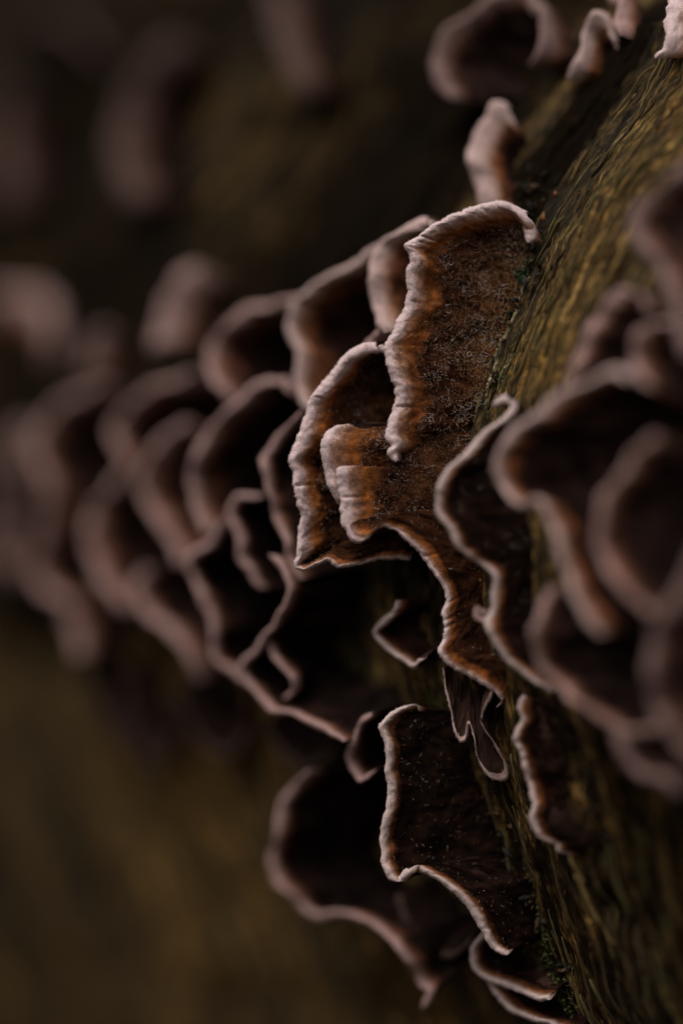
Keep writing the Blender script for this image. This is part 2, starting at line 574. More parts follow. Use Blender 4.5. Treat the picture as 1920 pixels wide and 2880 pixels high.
def fibres():
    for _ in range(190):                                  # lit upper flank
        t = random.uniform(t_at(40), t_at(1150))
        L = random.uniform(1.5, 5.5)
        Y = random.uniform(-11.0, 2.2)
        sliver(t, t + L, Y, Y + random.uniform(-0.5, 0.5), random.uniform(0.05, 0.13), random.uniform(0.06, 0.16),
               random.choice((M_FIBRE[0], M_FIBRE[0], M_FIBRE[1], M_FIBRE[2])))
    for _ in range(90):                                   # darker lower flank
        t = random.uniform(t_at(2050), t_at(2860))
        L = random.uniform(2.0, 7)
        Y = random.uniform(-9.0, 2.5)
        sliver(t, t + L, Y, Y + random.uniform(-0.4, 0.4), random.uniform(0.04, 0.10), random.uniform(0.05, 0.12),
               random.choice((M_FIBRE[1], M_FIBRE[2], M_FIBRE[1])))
    # pale lifted bark strip beside the hairy main bracket and a yellow one low down
    for y0, y1, Y0, w, h in ((770, 880, 0.75, 0.10, 0.16), (850, 985, 0.45, 0.17, 0.24), (940, 1060, 0.30, 0.20, 0.26), (1030, 1140, 0.22, 0.15, 0.2), (960, 1100, -0.45, 0.09, 0.14)):
        s = sliver(t_at(y0), t_at(y1), Y0, Y0 - 0.15, w, h, M_PALE, 0.03, 'bark_strip', 0.35, 0.14, 0.9)
        s['label'] = 'pale yellow green raised bark strip'
    sliver(t_at(2270), t_at(2470), -3.2, -3.6, 0.18, 0.28, M_FIBRE[0], 0.1, 'bark_strip', 0.3, 0.2, 0.6)
    sliver(t_at(2440), t_at(2640), -3.5, -4.2, 0.16, 0.28, M_FIBRE[0], 0.1, 'bark_strip', 0.3, 0.2, 0.6)


fibres()

# ------------------------------------------------------------------ bracket fungi
HAIR_ORANGE = np.array([0.42, 0.19, 0.07])
HAIR_PALE = np.array([0.52, 0.43, 0.38])
HAIR_BROWN = np.array([0.25, 0.115, 0.048])
HAIR_GOLD = np.array([0.33, 0.18, 0.07])
HAIR_DARK = np.array([0.11, 0.05, 0.025])


def hairs(name, C, Nn, D, T, S, Wp, Wo, dscale, dens, parent, gold=False, seed=1, length=0.27):
    """short curled hairs on the upper face; grids are [column, row]"""
    r = np.random.default_rng(seed)
    a = np.linalg.norm(np.cross(C[1:, :-1] - C[:-1, :-1], C[:-1, 1:] - C[:-1, :-1]), axis=-1)
    s_mid = S[:-1, :-1]
    wgt = a * np.clip((s_mid - 0.6 * Wp) / (0.6 * Wp), 0.0, 1.0)
    zone = s_mid
    wgt = wgt * dscale[:-1, None]
    wgt = wgt * np.where(zone < Wp + Wo, 1.25, 1.0)
    n = int(wgt.sum() * dens)
    if n < 5:
        return
    idx = r.choice(wgt.size, n, p=(wgt / wgt.sum()).ravel())
    i, j = np.unravel_index(idx, wgt.shape)
    fu, fv = r.random((2, n, 1))
    p = (C[i, j] * (1 - fu) + C[i + 1, j] * fu) * (1 - fv) + (C[i, j + 1] * (1 - fu) + C[i + 1, j + 1] * fu) * fv
    nn, dd, tt, ss = Nn[i, j], D[i], T[i], S[i, j]
    in_or = ss < Wp + Wo + r.normal(0, 0.35, n)
    clump = noise(p[:, 0] * 1.5 + 40, p[:, 2] * 1.5, seed + 3)
    keep = in_or | (clump + r.normal(0, 0.35, n) > -0.35)
    cl2 = noise(p[:, 0] * 0.75 + 10, p[:, 2] * 0.75 + 5, seed + 8)
    pp = np.clip(0.13 + 0.5 * cl2, 0.02, 0.5)[keep]
    p, nn, dd, tt, ss, in_or = p[keep], nn[keep], dd[keep], tt[keep], ss[keep], in_or[keep]
    n = len(p)
    L = np.where(in_or, length * 0.75, length) * r.uniform(0.5, 1.35, n)
    endL = S[:, -1][np.minimum(i[keep], S.shape[0] - 1)]
    near_base = np.clip((ss / np.maximum(endL, 1e-3) - 0.45) / 0.5, 0, 1) if gold else np.zeros(n)
    L = L * (1 + 0.9 * near_base ** 2)
    dir0 = unit(nn * r.uniform(0.35, 1.0, (n, 1)) - dd * np.where(in_or, 0.9, 0.2)[:, None] + dd * (near_base * 1.2)[:, None]
                + tt * r.normal(0, 1, (n, 1)) * np.where(in_or, 0.35, 0.9)[:, None]
                + dd * r.normal(0, 1, (n, 1)) * np.where(in_or, 0.2, 0.7)[:, None])
    bend = unit(tt * r.normal(0, 1, (n, 1)) + dd * r.normal(0, 1, (n, 1)) - nn * r.uniform(0.0, 0.9, (n, 1)))
    rad = r.uniform(0.012, 0.024, n)
    q = 5
    rings = []
    for k in range(q):
        u = k / (q - 1)
        c = p + (dir0 * u + bend * (u * u) * 0.75) * L[:, None] - nn * 0.03
        tang = unit(dir0 + bend * 1.5 * u)
        sx = unit(np.cross(tang, np.array([0.3, 0.9, 0.31])))
        sy = np.cross(tang, sx)
        rr = (rad * (1 - 0.75 * u ** 2))[:, None]
        for ang in (0, 2.094, 4.189):
            rings.append(c + rr * (sx * math.cos(ang) + sy * math.sin(ang)))
    V = np.stack(rings, 1).reshape(-1, 3)
    base = np.arange(n)[:, None] * (3 * q)
    F = []
    for k in range(q - 1):
        for m in range(3):
            F.append(np.stack([base[:, 0] + k * 3 + m, base[:, 0] + k * 3 + (m + 1) % 3,
                               base[:, 0] + k * 3 + 3 + (m + 1) % 3, base[:, 0] + k * 3 + 3 + m], 1))
    F = np.vstack(F)
    pick = r.random(n)
    col = np.where(in_or[:, None], HAIR_ORANGE, np.where((pick < pp)[:, None], HAIR_PALE, np.where((pick < 0.7)[:, None], HAIR_BROWN, HAIR_DARK)))
    col = np.where((near_base * 0.95 > 1 - pick)[:, None], HAIR_GOLD, col)
    col = col * r.uniform(0.6, 1.35, (n, 1))
    tint = np.repeat(col, 3 * q, 0)
    o = link(name, mesh_from(name, V, F, {'tint': tint}), M_HAIR, parent)
    o['kind'] = 'stuff'
    return o


def fuzz(C, NN, T, dens, parent, seed, zone):
    """frosty down on the rim of a bracket"""
    r = np.random.default_rng(seed)
    a = np.linalg.norm(np.cross(C[1:, :-1] - C[:-1, :-1], C[:-1, 1:] - C[:-1, :-1]), axis=-1)
    n = int(a.sum() * dens)
    idx = r.choice(a.size, n, p=(a / a.sum()).ravel())
    i, j = np.unravel_index(idx, a.shape)
    fu, fv = r.random((2, n, 1))
    p = (C[i, j] * (1 - fu) + C[i + 1, j] * fu) * (1 - fv) + (C[i, j + 1] * (1 - fu) + C[i + 1, j + 1] * fu) * fv
    d = unit(NN[i, j] + r.normal(0, 0.55, (n, 3)))
    L = r.uniform(0.07, 0.19, (n, 1))
    w = r.uniform(0.014, 0.03, (n, 1))
    sx = unit(np.cross(d, r.normal(0, 1, (n, 3))))
    sy = np.cross(d, sx)
    p = p - NN[i, j] * 0.02
    V = np.stack([p + sx * w, p - sx * w * 0.5 + sy * w * 0.87, p - sx * w * 0.5 - sy * w * 0.87, p + d * L], 1).reshape(-1, 3)
    b = np.arange(n)[:, None] * 4
    F = np.vstack([b + np.array([[0, 1, 3]]), b + np.array([[1, 2, 3]]), b + np.array([[2, 0, 3]])])
    z = np.clip(zone[i, j] - 0.55 + r.normal(0, 0.1, n), 0, 1)[:, None]
    col = np.array([0.84, 0.68, 0.66]) * (1 - z) + np.array([0.50, 0.29, 0.20]) * z
    col = col * r.uniform(0.75, 1.1, (n, 1))
    o = link('down', mesh_from('down', V, F, {'tint': np.repeat(col, 4, 0)}), M_HAIR, parent)
    o['kind'] = 'stuff'


COUNT = [0]


def fungus(ctrl, label, r=0.55, wp=1.2, wo=1.6, bulge=0.6, hair=0.0, dull=True, flip=False, res=0.30,
           rows=30, rough=1.0, gold=False, group='bracket fungi growing in rows on the log', zs=None, bs=None, down=0, flatn=False, hair_len=0.27):
    """ctrl rows: (margin px, margin py, margin depth, base px, base py); the base sits on the log"""
    COUNT[0] += 1
    sd = COUNT[0] * 17
    M, B, Q = [], [], []
    if zs is None:
        zs = [(0, 1.0), (1, 1.0)]
    if bs is None:
        bs = [(0, 1.0), (1, 1.0)]
    for row in ctrl:
        M.append(pix(row[0], row[1], row[2]))
        yb = surf_Y(row[3], row[4])
        b = pix(row[3], row[4], yb) + np.array([0.75, 0.7, 0.0]) * 0.9
        B.append(b)
        Q.append(pix(row[5], row[6], 0.5 * (row[2] + yb)) if len(row) > 5 else 0.5 * (M[-1] + b))
    MB = np.hstack([np.array(M), np.array(B), np.array(Q), np.arange(len(M), dtype=float)[:, None]])
    _, L0 = catmull(MB, 10)
    nc = max(24, int(L0 / res))
    MBc, L0 = catmull(MB, nc)
    Mc, Bc, ci = MBc[:, :3].copy(), MBc[:, 3:6], MBc[:, 9]
    Qc = smooth_rows(MBc[:, 6:9], int(0.6 / res))
    kz = np.interp(ci, [a for a, _ in zs], [b for _, b in zs])
    kb = np.interp(ci, [a for a, _ in bs], [b for _, b in bs])
    Bc = smooth_rows(Bc, int(1.2 / res))
    along = np.linspace(0, L0, nc)
    T = unit(np.gradient(smooth_rows(Mc, max(1, int(0.5 / res))), axis=0))
    D = Qc - Mc
    Lc = np.linalg.norm(Bc - Qc, axis=1) + np.linalg.norm(D, axis=1)
    D = unit(D)
    D = unit(smooth_rows(D, int(0.8 / res)))
    N = np.cross(T, D)
    N = unit(N)
    if (N[:, 1]).mean() > 0:
        N = -N
    # keep the normal from flipping at hairpins
    N[N[:, 1] > 0] *= -1
    N = unit(smooth_rows(N, max(2, int(1.2 / res))))
    if flatn:
        N = N * 0.25 + unit(np.array([-0.25, -1.0, 0.12])) * 0.75
        N = unit(N)
    if dull is True or dull in ('dim', 'mid'):
        Mc = Mc + D * (0.30 * noise(along * 0.33, 0 * along + 11, sd + 31))[:, None] + N * (0.5 * noise(along * 0.28, 0 * along + 13, sd + 32) + 0.32 * noise(along * 0.75, 0 * along + 15, sd + 33))[:, None] + D * (0.16 * noise(along * 0.8, 0 * along + 17, sd + 34))[:, None]
    wob = 0.13 * noise(along * 0.8, 0 * along, sd) + 0.06 * noise(along * 2.3, 0 * along + 5, sd + 1) + 0.04 * noise(along * 6.0, 0 * along + 6, sd + 21)
    Mc = Mc + D * (wob * rough)[:, None] + N * (rough * (0.16 * noise(along * 0.7, 0 * along + 9, sd + 2) + 0.04 * noise(along * 1.5, 0 * along + 4, sd + 3)))[:, None]
    q = np.linspace(0, 1, rows)
    q = (0.35 * q + 0.65 * q ** 2) if Lc.mean() < 2.5 else q ** 1.9
    S = Lc[:, None] * q[None, :]
    endf = np.clip(np.minimum(along, L0 - along) / 0.9, 0.02, 1) ** 0.5
    vr = 0.26 if dull in (False, 'low') else 0.42
    rr = r * endf * (0.4 + 0.6 * kz) * (1 + vr * noise(along * 0.45, 0 * along + 2, sd + 4) + 0.05 * noise(along * 1.9, 0 * along + 7, sd + 5))
    rr = rr[:, None]
    x = np.clip(S / rr, 0, 1)
    h = rr * np.sqrt(np.maximum(0, 1 - (1 - x) ** 2))
    fall = np.clip((S - 1.1 * wp) / (1.5 * wp + 0.4), 0, 1)
    fall = fall * fall * (3 - 2 * fall)
    h = h * (1 - 0.5 * fall)
    # curved path from margin to base
    uu = (S / Lc[:, None])[..., None]
    mid = Qc + N * (bulge * kb)[:, None]
    Cc = (1 - uu) ** 2 * Mc[:, None] + 2 * uu * (1 - uu) * mid[:, None] + uu ** 2 * Bc[:, None]
    A2 = along[:, None] + 0 * S
    lip = np.exp(-(S / (1.6 * wp)) ** 2)
    stri = (0.018 * noise(A2 * 2.6, S * 0.8, sd + 6) + 0.040 * noise(A2 * 3.4, S * 3.2, sd + 7)) * rough
    face = (0.26 * noise(A2 * 0.45, S * 0.45, sd + 8) + 0.08 * noise(A2 * 1.5, S * 1.6, sd + 9)) * (1 - lip) * rough * 1.2
    rc = np.random.default_rng(sd)
    crack = np.zeros(nc)
    for c0 in rc.uniform(0, L0, int(L0 / 4.5) + 1):
        crack = np.maximum(crack, rc.uniform(0.3, 1.0) * np.exp(-((along - c0) / rc.uniform(0.05, 0.10)) ** 2))
    crack = crack[:, None]
    dtop = stri + face - 0.24 * crack * lip * rough * min(1.0, r / 0.5)
    edge_fade = np.clip(S / (0.5 * rr), 0, 1)
    top = Cc + N[:, None] * (h + dtop * edge_fade)[..., None]
    bot = Cc - N[:, None] * (h * 0.9 + (0.6 * stri) * edge_fade)[..., None]
    # one closed sheet: base-bottom ... margin ... base-top
    G = np.concatenate([bot[:, ::-1], top[:, 1:]], 1)
    SS = np.concatenate([S[:, ::-1], S[:, 1:]], 1)
    AA = along[:, None] + 0 * SS
    R2 = G.shape[1]
    du = np.gradient(G, axis=0)
    dv = np.gradient(G, axis=1)
    NG = unit(np.cross(du, dv))
    # at the side ends the sheet is thin; make sure top normals face along +N
    if (NG[nc // 2, -3] * N[nc // 2]).sum() < 0:
        NG = -NG
        rev = True
    else:
        rev = False
    SZ = SS / kz[:, None]
    zone_t = np.where(SZ < wp, SZ / wp, 1 + (SZ - wp) / wo)
    zone_t = np.where(zone_t > 2, 2 + (zone_t - 2) * 0.4, zone_t)
    zone_t = np.minimum(zone_t, 2.8 + 1.2 * np.clip((kz[:, None] - 0.45) / 0.5, 0, 1))
    pw = 1.25 * r if flip else 0.55 * r
    zone_u = np.where(SS < pw, SS / pw, 1 + (SS - pw) / 2.0)
    smean = S.mean(0)
    jt = max(2, int(np.searchsorted(smean, wp * 1.05)))
    jb = max(1, int(np.searchsorted(smean, 1.1 * pw if flip else 0.5 * r)))
    jt = min(jt, rows - 3)
    jb = min(jb, rows - 3)
    mid_r = rows - 1
    root = bpy.data.objects.new('bracket_fungus', None)
    COL.objects.link(root)
    tag(root, label, 'fungus', group)

    def part(nm, r0, r1, mat, zone):
        g = G[:, r0:r1 + 1].reshape(-1, 3)
        k = np.arange(nc * (r1 - r0 + 1)).reshape(nc, -1)
        F = np.stack([k[:-1, :-1], k[1:, :-1], k[1:, 1:], k[:-1, 1:]], -1).reshape(-1, 4)
        if rev:
            F = F[:, ::-1]
        nrm = NG[:, r0:r1 + 1].reshape(-1, 3)
        att = {'zone': zone[:, r0:r1 + 1].ravel(), 'grid': np.stack([AA + sd * 3.1, SS, 0 * SS], -1)[:, r0:r1 + 1].reshape(-1, 3)}
        me = mesh_from(nm, g, F, att, nrm)
        return link(nm, me, mat, root)

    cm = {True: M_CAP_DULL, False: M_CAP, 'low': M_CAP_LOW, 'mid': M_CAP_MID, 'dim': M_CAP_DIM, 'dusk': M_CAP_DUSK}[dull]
    if flip:
        part('cap', 0, mid_r - jt, cm, zone_t)
        part('margin', mid_r - jt, mid_r + jb, cm, np.minimum(zone_t, 0.8))
        part('underside', mid_r + jb, R2 - 1, M_UNDER_DIM if dull == 'dusk' else M_UNDER, zone_u + (0.6 if dull == 'dusk' else 0))
    else:
        part('underside', 0, mid_r - jb, M_UNDER, zone_u)
        part('margin', mid_r - jb, mid_r + jt, cm, zone_t)
        part('cap', mid_r + jt, R2 - 1, cm, zone_t)
    if down > 0:
        sl = slice(mid_r - jb, mid_r + jt)
        fuzz(G[:, sl], NG[:, sl], T, down, root, sd + 50, zone_t[:, sl])
    if hair > 0:
        hairs('hairs', top, np.broadcast_to(N[:, None], top.shape), D, T, S / kz[:, None], wp, wo, kz ** 2, hair, root, gold, sd, hair_len)
    return root


def auto(margin, dx, dy=0, conv=0.35, lean=0.0, proud=None):
    """margin pixels -> control rows; the face reaches dx,dy pixels inwards to the log"""
    m = np.array(margin, float)
    c = m.mean(0)
    out = []
    for p in m:
        b = p + np.array([dx, dy]) + (c - p) * conv
        yb = surf_Y(b[0], b[1])
        out.append((p[0], p[1], yb + lean, b[0], b[1]))
    return out


# --- the sharp cluster in the plane of focus
F_MAIN = [(1474, 679, 0.6, 1484, 700), (1484, 618, .5, 1490, 702), (1467, 592, .5, 1490, 706), (1423, 567, .5, 1486, 715), (1372, 571, .5, 1482, 725),
          (1311, 590, .5, 1478, 740), (1245, 618, .3, 1474, 755), (1194, 648, 0, 1468, 770), (1155, 681, 0, 1460, 785), (1137, 692, 0, 1455, 800),
          (1150, 730, 0, 1450, 820), (1143, 771, 0, 1440, 845), (1138, 806, 0, 1430, 870), (1146, 842, 0, 1420, 900), (1135, 883, 0, 1410, 925),
          (1112, 908, 0, 1402, 945), (1087, 954, 0, 1395, 975), (1080, 985, 0, 1388, 1005), (1087, 1010, -.1, 1382, 1030), (1097, 1048, -.2, 1374, 1065),
          (1112, 1089, -.3, 1366, 1100), (1110, 1130, -.4, 1358, 1140), (1092, 1191, -.7, 1340, 1185), (1087, 1227, -.9, 1300, 1222),
          (1097, 1252, -1.0, 1255, 1250), (1089, 1275, -1.1, 1210, 1275), (1112, 1300, -1.1, 1175, 1292)]
fungus(F_MAIN, 'large upright bracket with bristly orange and dark brown face and thick pale lilac rim', r=0.55, wp=0.88, wo=1.35, bulge=-0.8, bs=[(0, 0.0), (3, 0.8), (6, 2.0), (9, 2.0), (13, 0.6), (30, 0.3)],
       hair=75, dull=False, res=0.13, rows=64, gold=True, down=55, rough=1.3)
F_BACK = [(1085, 985, 1, 1180, 1010), (1046, 974, 1, 1180, 1030), (1005, 979, 1, 1180, 1050), (964, 1002, 1, 1185, 1080), (944, 1033, 1, 1190, 1110),
          (913, 1073, 1, 1195, 1150), (877, 1119, 1, 1200, 1190), (857, 1170, 0.8, 1202, 1220), (837, 1227, 0.6, 1205, 1250), (819, 1278, 0.5, 1205, 1280),
          (815, 1308, 0.5, 1205, 1300), (829, 1374, 0.5, 1210, 1340), (837, 1415, 0.5, 1210, 1370), (844, 1471, 0.5, 1210, 1400), (839, 1528, 0.5, 1215, 1430),
          (834, 1573, 0.5, 1215, 1450), (830, 1598, 0.5, 1220, 1462, 905, 1525), (852, 1604, 0.4, 1222, 1470, 905, 1500), (880, 1596, 0.4, 1225, 1476, 930, 1490), (918, 1584, 0.4, 1228, 1482, 965, 1480),
          (949, 1595, 0.5, 1232, 1488, 995, 1482), (980, 1593, 0.6, 1236, 1494, 1025, 1482), (1015, 1584, 0.8, 1240, 1500, 1060, 1478), (1066, 1575, 1.0, 1245, 1506, 1110, 1475), (1153, 1574, 1.6, 1255, 1512, 1190, 1480)]
fungus(F_BACK, 'pouch shaped bracket with dark hollow and square corner under the large hairy one', r=0.5, wp=0.85, wo=1.05, bulge=-2.6, bs=[(0, 0.3), (8, 0.45), (11, 1), (15, 1), (18, 0.1), (40, 0.1)],
       hair=30, dull=False, res=0.14, rows=56, down=55, zs=[(0, 1), (15, 1), (17, .4), (30, .35)], rough=1.2)
F_MIDA = [(1020, 1240, 2.0, 1345, 1205), (985, 1214, .8, 1345, 1215), (949, 1203, .5, 1345, 1228), (930, 1207, .3, 1342, 1240), (913, 1219, .2, 1338, 1255), (903, 1252, 0, 1335, 1275),
          (904, 1293, 0, 1332, 1300), (911, 1334, .1, 1330, 1322), (921, 1374, .2, 1328, 1340), (936, 1400, .5, 1326, 1355), (950, 1416, 1, 1325, 1370)]
fungus(F_MIDA, 'small tongue bracket with orange furred edge between the pouch and the curling shelf', r=0.58, wp=0.9, wo=2.2, bulge=0.6, bs=[(0, -3), (2, -2), (5, 0.8), (20, 1)],
       hair=75, dull=False, res=0.13, rows=60, down=55)
F_MIDB = [(990, 1330, 0.3, 1335, 1300), (962, 1316, -0.3, 1335, 1312), (946, 1323, -0.6, 1335, 1325), (946, 1344, -0.7, 1334, 1340), (951, 1390, -0.7, 1333, 1365),
          (953, 1441, -0.7, 1333, 1390), (956, 1471, -0.7, 1333, 1405), (969, 1492, -0.8, 1333, 1415, 1050, 1425), (990, 1520, -0.9, 1333, 1425, 1062, 1420), (1010, 1527, -0.9, 1333, 1432, 1075, 1418),
          (1036, 1512, -0.8, 1334, 1440, 1088, 1415), (1056, 1492, -0.8, 1335, 1448, 1100, 1412), (1087, 1484, -0.8, 1336, 1458, 1130, 1418), (1127, 1502, -0.8, 1338, 1475, 1185, 1450), (1163, 1538, -0.8, 1340, 1500),
          (1194, 1579, -0.8, 1342, 1530), (1219, 1619, -0.8, 1346, 1560), (1242, 1660, -0.8, 1350, 1595), (1254, 1690, -0.8, 1354, 1625), (1244, 1725, -0.8, 1357, 1660),
          (1248, 1762, -0.8, 1360, 1695), (1248, 1798, -0.8, 1364, 1730), (1234, 1833, -0.8, 1370, 1760), (1255, 1868, -0.8, 1380, 1785), (1293, 1890, -0.8, 1395, 1805),
          (1338, 1912, -0.9, 1410, 1822), (1376, 1938, -1, 1428, 1840), (1402, 1962, -1.1, 1440, 1860), (1408, 1981, -1.1, 1445, 1885), (1394, 1991, -1.0, 1440, 1905)]
fungus(F_MIDB, 'long bracket with white curled lip running down as a thin wavy pale rim', r=0.5, wp=1.05, wo=1.5, bulge=0.2, zs=[(0, 1), (7, 1), (9, .75), (12, .45), (15, .34), (30, .34)],
       hair=45, dull=False, res=0.14, rows=56, down=55)
F_FLAP = []
for k, (mx, my, qx, qy) in enumerate([(1243, 1880, 1262, 1870), (1254, 1940, 1276, 1920), (1268, 2005, 1286, 1955), (1277, 2055, 1290, 1975), (1295, 2086, 1296, 1980), (1312, 2074, 1304, 1975),
                                      (1319, 2036, 1312, 1965), (1329, 2066, 1328, 2005), (1338, 2110, 1334, 2035), (1352, 2150, 1337, 2050), (1378, 2181, 1340, 2055), (1411, 2189, 1343, 2055),
                                      (1423, 2161, 1344, 2045), (1408, 2126, 1344, 2030), (1389, 2091, 1344, 2010), (1364, 2059, 1345, 1990), (1360, 2027, 1346, 1970), (1374, 1975, 1352, 1945), (1392, 1935, 1364, 1920)]):
    F_FLAP.append((mx, my, 0.1 - 0.03 * k, min(1262 + 8.0 * k, 1362), 1845 + 3.6 * k, qx, qy))
fungus(F_FLAP, 'forked purplish brown flap with pale rim hanging below the thin wavy rim', r=0.26, wp=0.5, wo=0.8, bulge=0.3, dull='mid', flatn=True, flip=True, res=0.12, rows=40, rough=1.1, down=30)

F_LOW = [(1175, 1990, 1.5, 1300, 2010), (1140, 1986, 1.0, 1305, 2030), (1108, 1999, .6, 1312, 2050), (1072, 2034, .3, 1320, 2075), (1070, 2059, .2, 1325, 2095), (1083, 2104, .1, 1332, 2120),
         (1089, 2174, 0, 1342, 2165), (1086, 2238, 0, 1355, 2210), (1077, 2314, 0, 1372, 2260), (1068, 2378, 0, 1390, 2310), (1076, 2435, -.1, 1405, 2350),
         (1096, 2472, -.2, 1415, 2375), (1116, 2470, -.5, 1420, 2390), (1128, 2450, -.7, 1425, 2400), (1155, 2446, -.7, 1432, 2415), (1191, 2458, -.7, 1440, 2435),
         (1236, 2482, -.7, 1450, 2460), (1280, 2518, -.7, 1462, 2490), (1319, 2557, -.7, 1475, 2525), (1345, 2600, -.7, 1485, 2560), (1365, 2634, -.7, 1492, 2590),
         (1391, 2668, -.7, 1500, 2615), (1414, 2686, -.6, 1506, 2635), (1424, 2672, -.4, 1508, 2640)]
fungus(F_LOW, 'dark brown angular bracket with crisp thin pale rim below the forked flap', r=0.29, wp=0.5, wo=0.45, bulge=-0.2, hair=4, dull='low', res=0.15, rows=50, down=40)
F_BOT = auto([(1372, 2622), (1340, 2632), (1325, 2665), (1326, 2703), (1345, 2740), (1380, 2763), (1420, 2775), (1461, 2789), (1501, 2810), (1530, 2815), (1541, 2798)], 120, -50, 0.35)
fungus(F_BOT, 'small rounded dark bracket with pale rim directly under the angular one', r=0.28, wp=0.45, wo=0.45, bulge=0.2, hair=5, dull='low', res=0.16, rows=40, down=30)
F_BOT2 = auto([(1360, 2735), (1370, 2768), (1391, 2804), (1432, 2844), (1484, 2868), (1542, 2885), (1600, 2905)], 130, -40, 0.3, 0.8)
fungus(F_BOT2, 'thin pale edged bracket peeping out beneath the small rounded one', r=0.26, wp=0.45, wo=0.45, bulge=0.2, dull='low', res=0.2, rows=30)

# --- rows in front of the focus
F_NEAR1 = [(1388, 1150, -3.4, 1460, 1150), (1392, 1132, -3.8, 1462, 1155), (1415, 1117, -4.2, 1464, 1162), (1440, 1130, -4.5, 1468, 1170), (1438, 1156, -4.6, 1472, 1182), (1405, 1182, -4.6, 1478, 1200),
           (1362, 1215, -4.6, 1484, 1225), (1316, 1260, -4.6, 1490, 1262), (1262, 1310, -4.6, 1496, 1305), (1231, 1365, -4.6, 1500, 1350), (1222, 1410, -4.6, 1502, 1390),
           (1231, 1445, -4.6, 1504, 1425), (1252, 1478, -4.6, 1506, 1455), (1276, 1528, -4.6, 1508, 1500), (1306, 1558, -4.6, 1510, 1530), (1347, 1586, -4.6, 1514, 1560),
           (1377, 1616, -4.6, 1518, 1590), (1386, 1655, -4.6, 1522, 1630), (1376, 1708, -4.6, 1528, 1685), (1364, 1753, -4.6, 1536, 1730), (1382, 1804, -4.6, 1548, 1775),
           (1408, 1842, -4.7, 1562, 1810), (1453, 1881, -4.9, 1580, 1840), (1497, 1913, -5.2, 1602, 1868), (1550, 1946, -5.8, 1625, 1895)]
fungus(F_NEAR1, 'long dark bracket whose cream rim ends in a knobbed tip beside the bark strip', r=0.35, wp=0.52, wo=0.4, bulge=-0.4, hair=4, dull='low', res=0.2, rows=44, down=40)
F_CURL = [(1362, 1745, -4.7, 1400, 1730), (1342, 1738, -4.7, 1395, 1726), (1338, 1722, -4.7, 1392, 1722), (1350, 1712, -4.7, 1392, 1716), (1364, 1718, -4.7, 1396, 1712)]
fungus(F_CURL, 'tiny curled lobe on the cream rim of the long dark bracket', r=0.3, wp=0.8, wo=0.6, bulge=0.1, res=0.15, rows=20)
F_NEAR7 = [(1462, 1950, -3.0, 1625, 1985), (1450, 1985, -3.2, 1627, 2010), (1463, 2020, -3.2, 1629, 2035), (1444, 2066, -3.2, 1631, 2075), (1453, 2117, -3.2, 1635, 2115),
           (1475, 2168, -3.2, 1641, 2155), (1491, 2212, -3.2, 1647, 2195), (1501, 2257, -3.2, 1653, 2230), (1492, 2292, -3.3, 1659, 2255), (1490, 2320, -3.4, 1665, 2270),
           (1503, 2345, -3.4, 1671, 2285), (1530, 2362, -3.4, 1677, 2300), (1558, 2372, -3.4, 1685, 2315), (1563, 2392, -3.5, 1691, 2330), (1593, 2403, -3.5, 1700, 2345), (1632, 2400, -3.5, 1710, 2360)]
fungus(F_NEAR7, 'narrow dark bracket with knotted pale rim running down the bark beside the forked flap', r=0.31, wp=0.5, wo=0.4, bulge=0.2, dull='low', res=0.18, rows=40, down=30, rough=1.6)
fungus(auto([(1805, 1075), (1760, 1048), (1708, 1042), (1620, 1080), (1528, 1148), (1431, 1221), (1396, 1283), (1395, 1337), (1418, 1390), (1455, 1425), (1494, 1432),
             (1525, 1458), (1550, 1520), (1575, 1589), (1608, 1665), (1645, 1734), (1685, 1785)], 330, 40, 0.25, lean=2.3), 'broad soft pinkish bracket with deep dark hollow overhanging the cream rimmed one',
       r=0.38, wp=0.65, wo=1.0, bulge=-0.6, res=0.35, dull='mid')
fungus(auto([(1800, 870), (1790, 835), (1756, 820), (1710, 850), (1660, 912), (1628, 970), (1598, 1045), (1570, 1110)], 260, 60, 0.3, lean=2.3), 'upright finger like bracket rim rising from the broad pinkish bracket',
       r=0.4, wp=0.7, wo=0.8, bulge=-1.0, res=0.35, dull=True)
fungus(auto([(1920, 960), (1895, 915), (1850, 896), (1800, 930), (1780, 1000), (1790, 1060)], 230, 60, 0.3, lean=3), 'rose tinted rounded bracket tip beside the finger like rim', r=0.4, wp=0.7, wo=1.0, bulge=-0.8, res=0.4)
fungus(auto([(1830, 1215), (1775, 1274), (1755, 1317), (1700, 1385), (1672, 1439), (1668, 1516), (1680, 1560), (1720, 1625), (1778, 1685), (1830, 1730)], 330, 30, 0.3, lean=2.6),
       'soft s shaped bracket rim inside the hollow of the broad pinkish one', r=0.36, wp=0.6, wo=1.0, bulge=-0.5, res=0.4, dull=True)
fungus(auto([(1545, 1655), (1505, 1722), (1490, 1792), (1508, 1867), (1558, 1936), (1625, 1994), (1682, 2029), (1740, 2054), (1800, 2058), (1850, 2050)], 320, -60, 0.3, lean=2.6),
       'wide scooped bracket with dull brown rim and black inside below the broad pinkish one', r=0.36, wp=0.6, wo=0.7, bulge=-0.6, res=0.4, dull=True)
fungus(auto([(1722, 2062), (1736, 2115), (1760, 2165), (1795, 2195), (1822, 2180), (1850, 2200), (1885, 2218), (1910, 2200)], 200, -60, 0.3),
       'small drooping purplish bracket under the wide scooped one', r=0.5, wp=0.8, wo=1.0, bulge=0.4, flip=True, res=0.4, dull='dim')
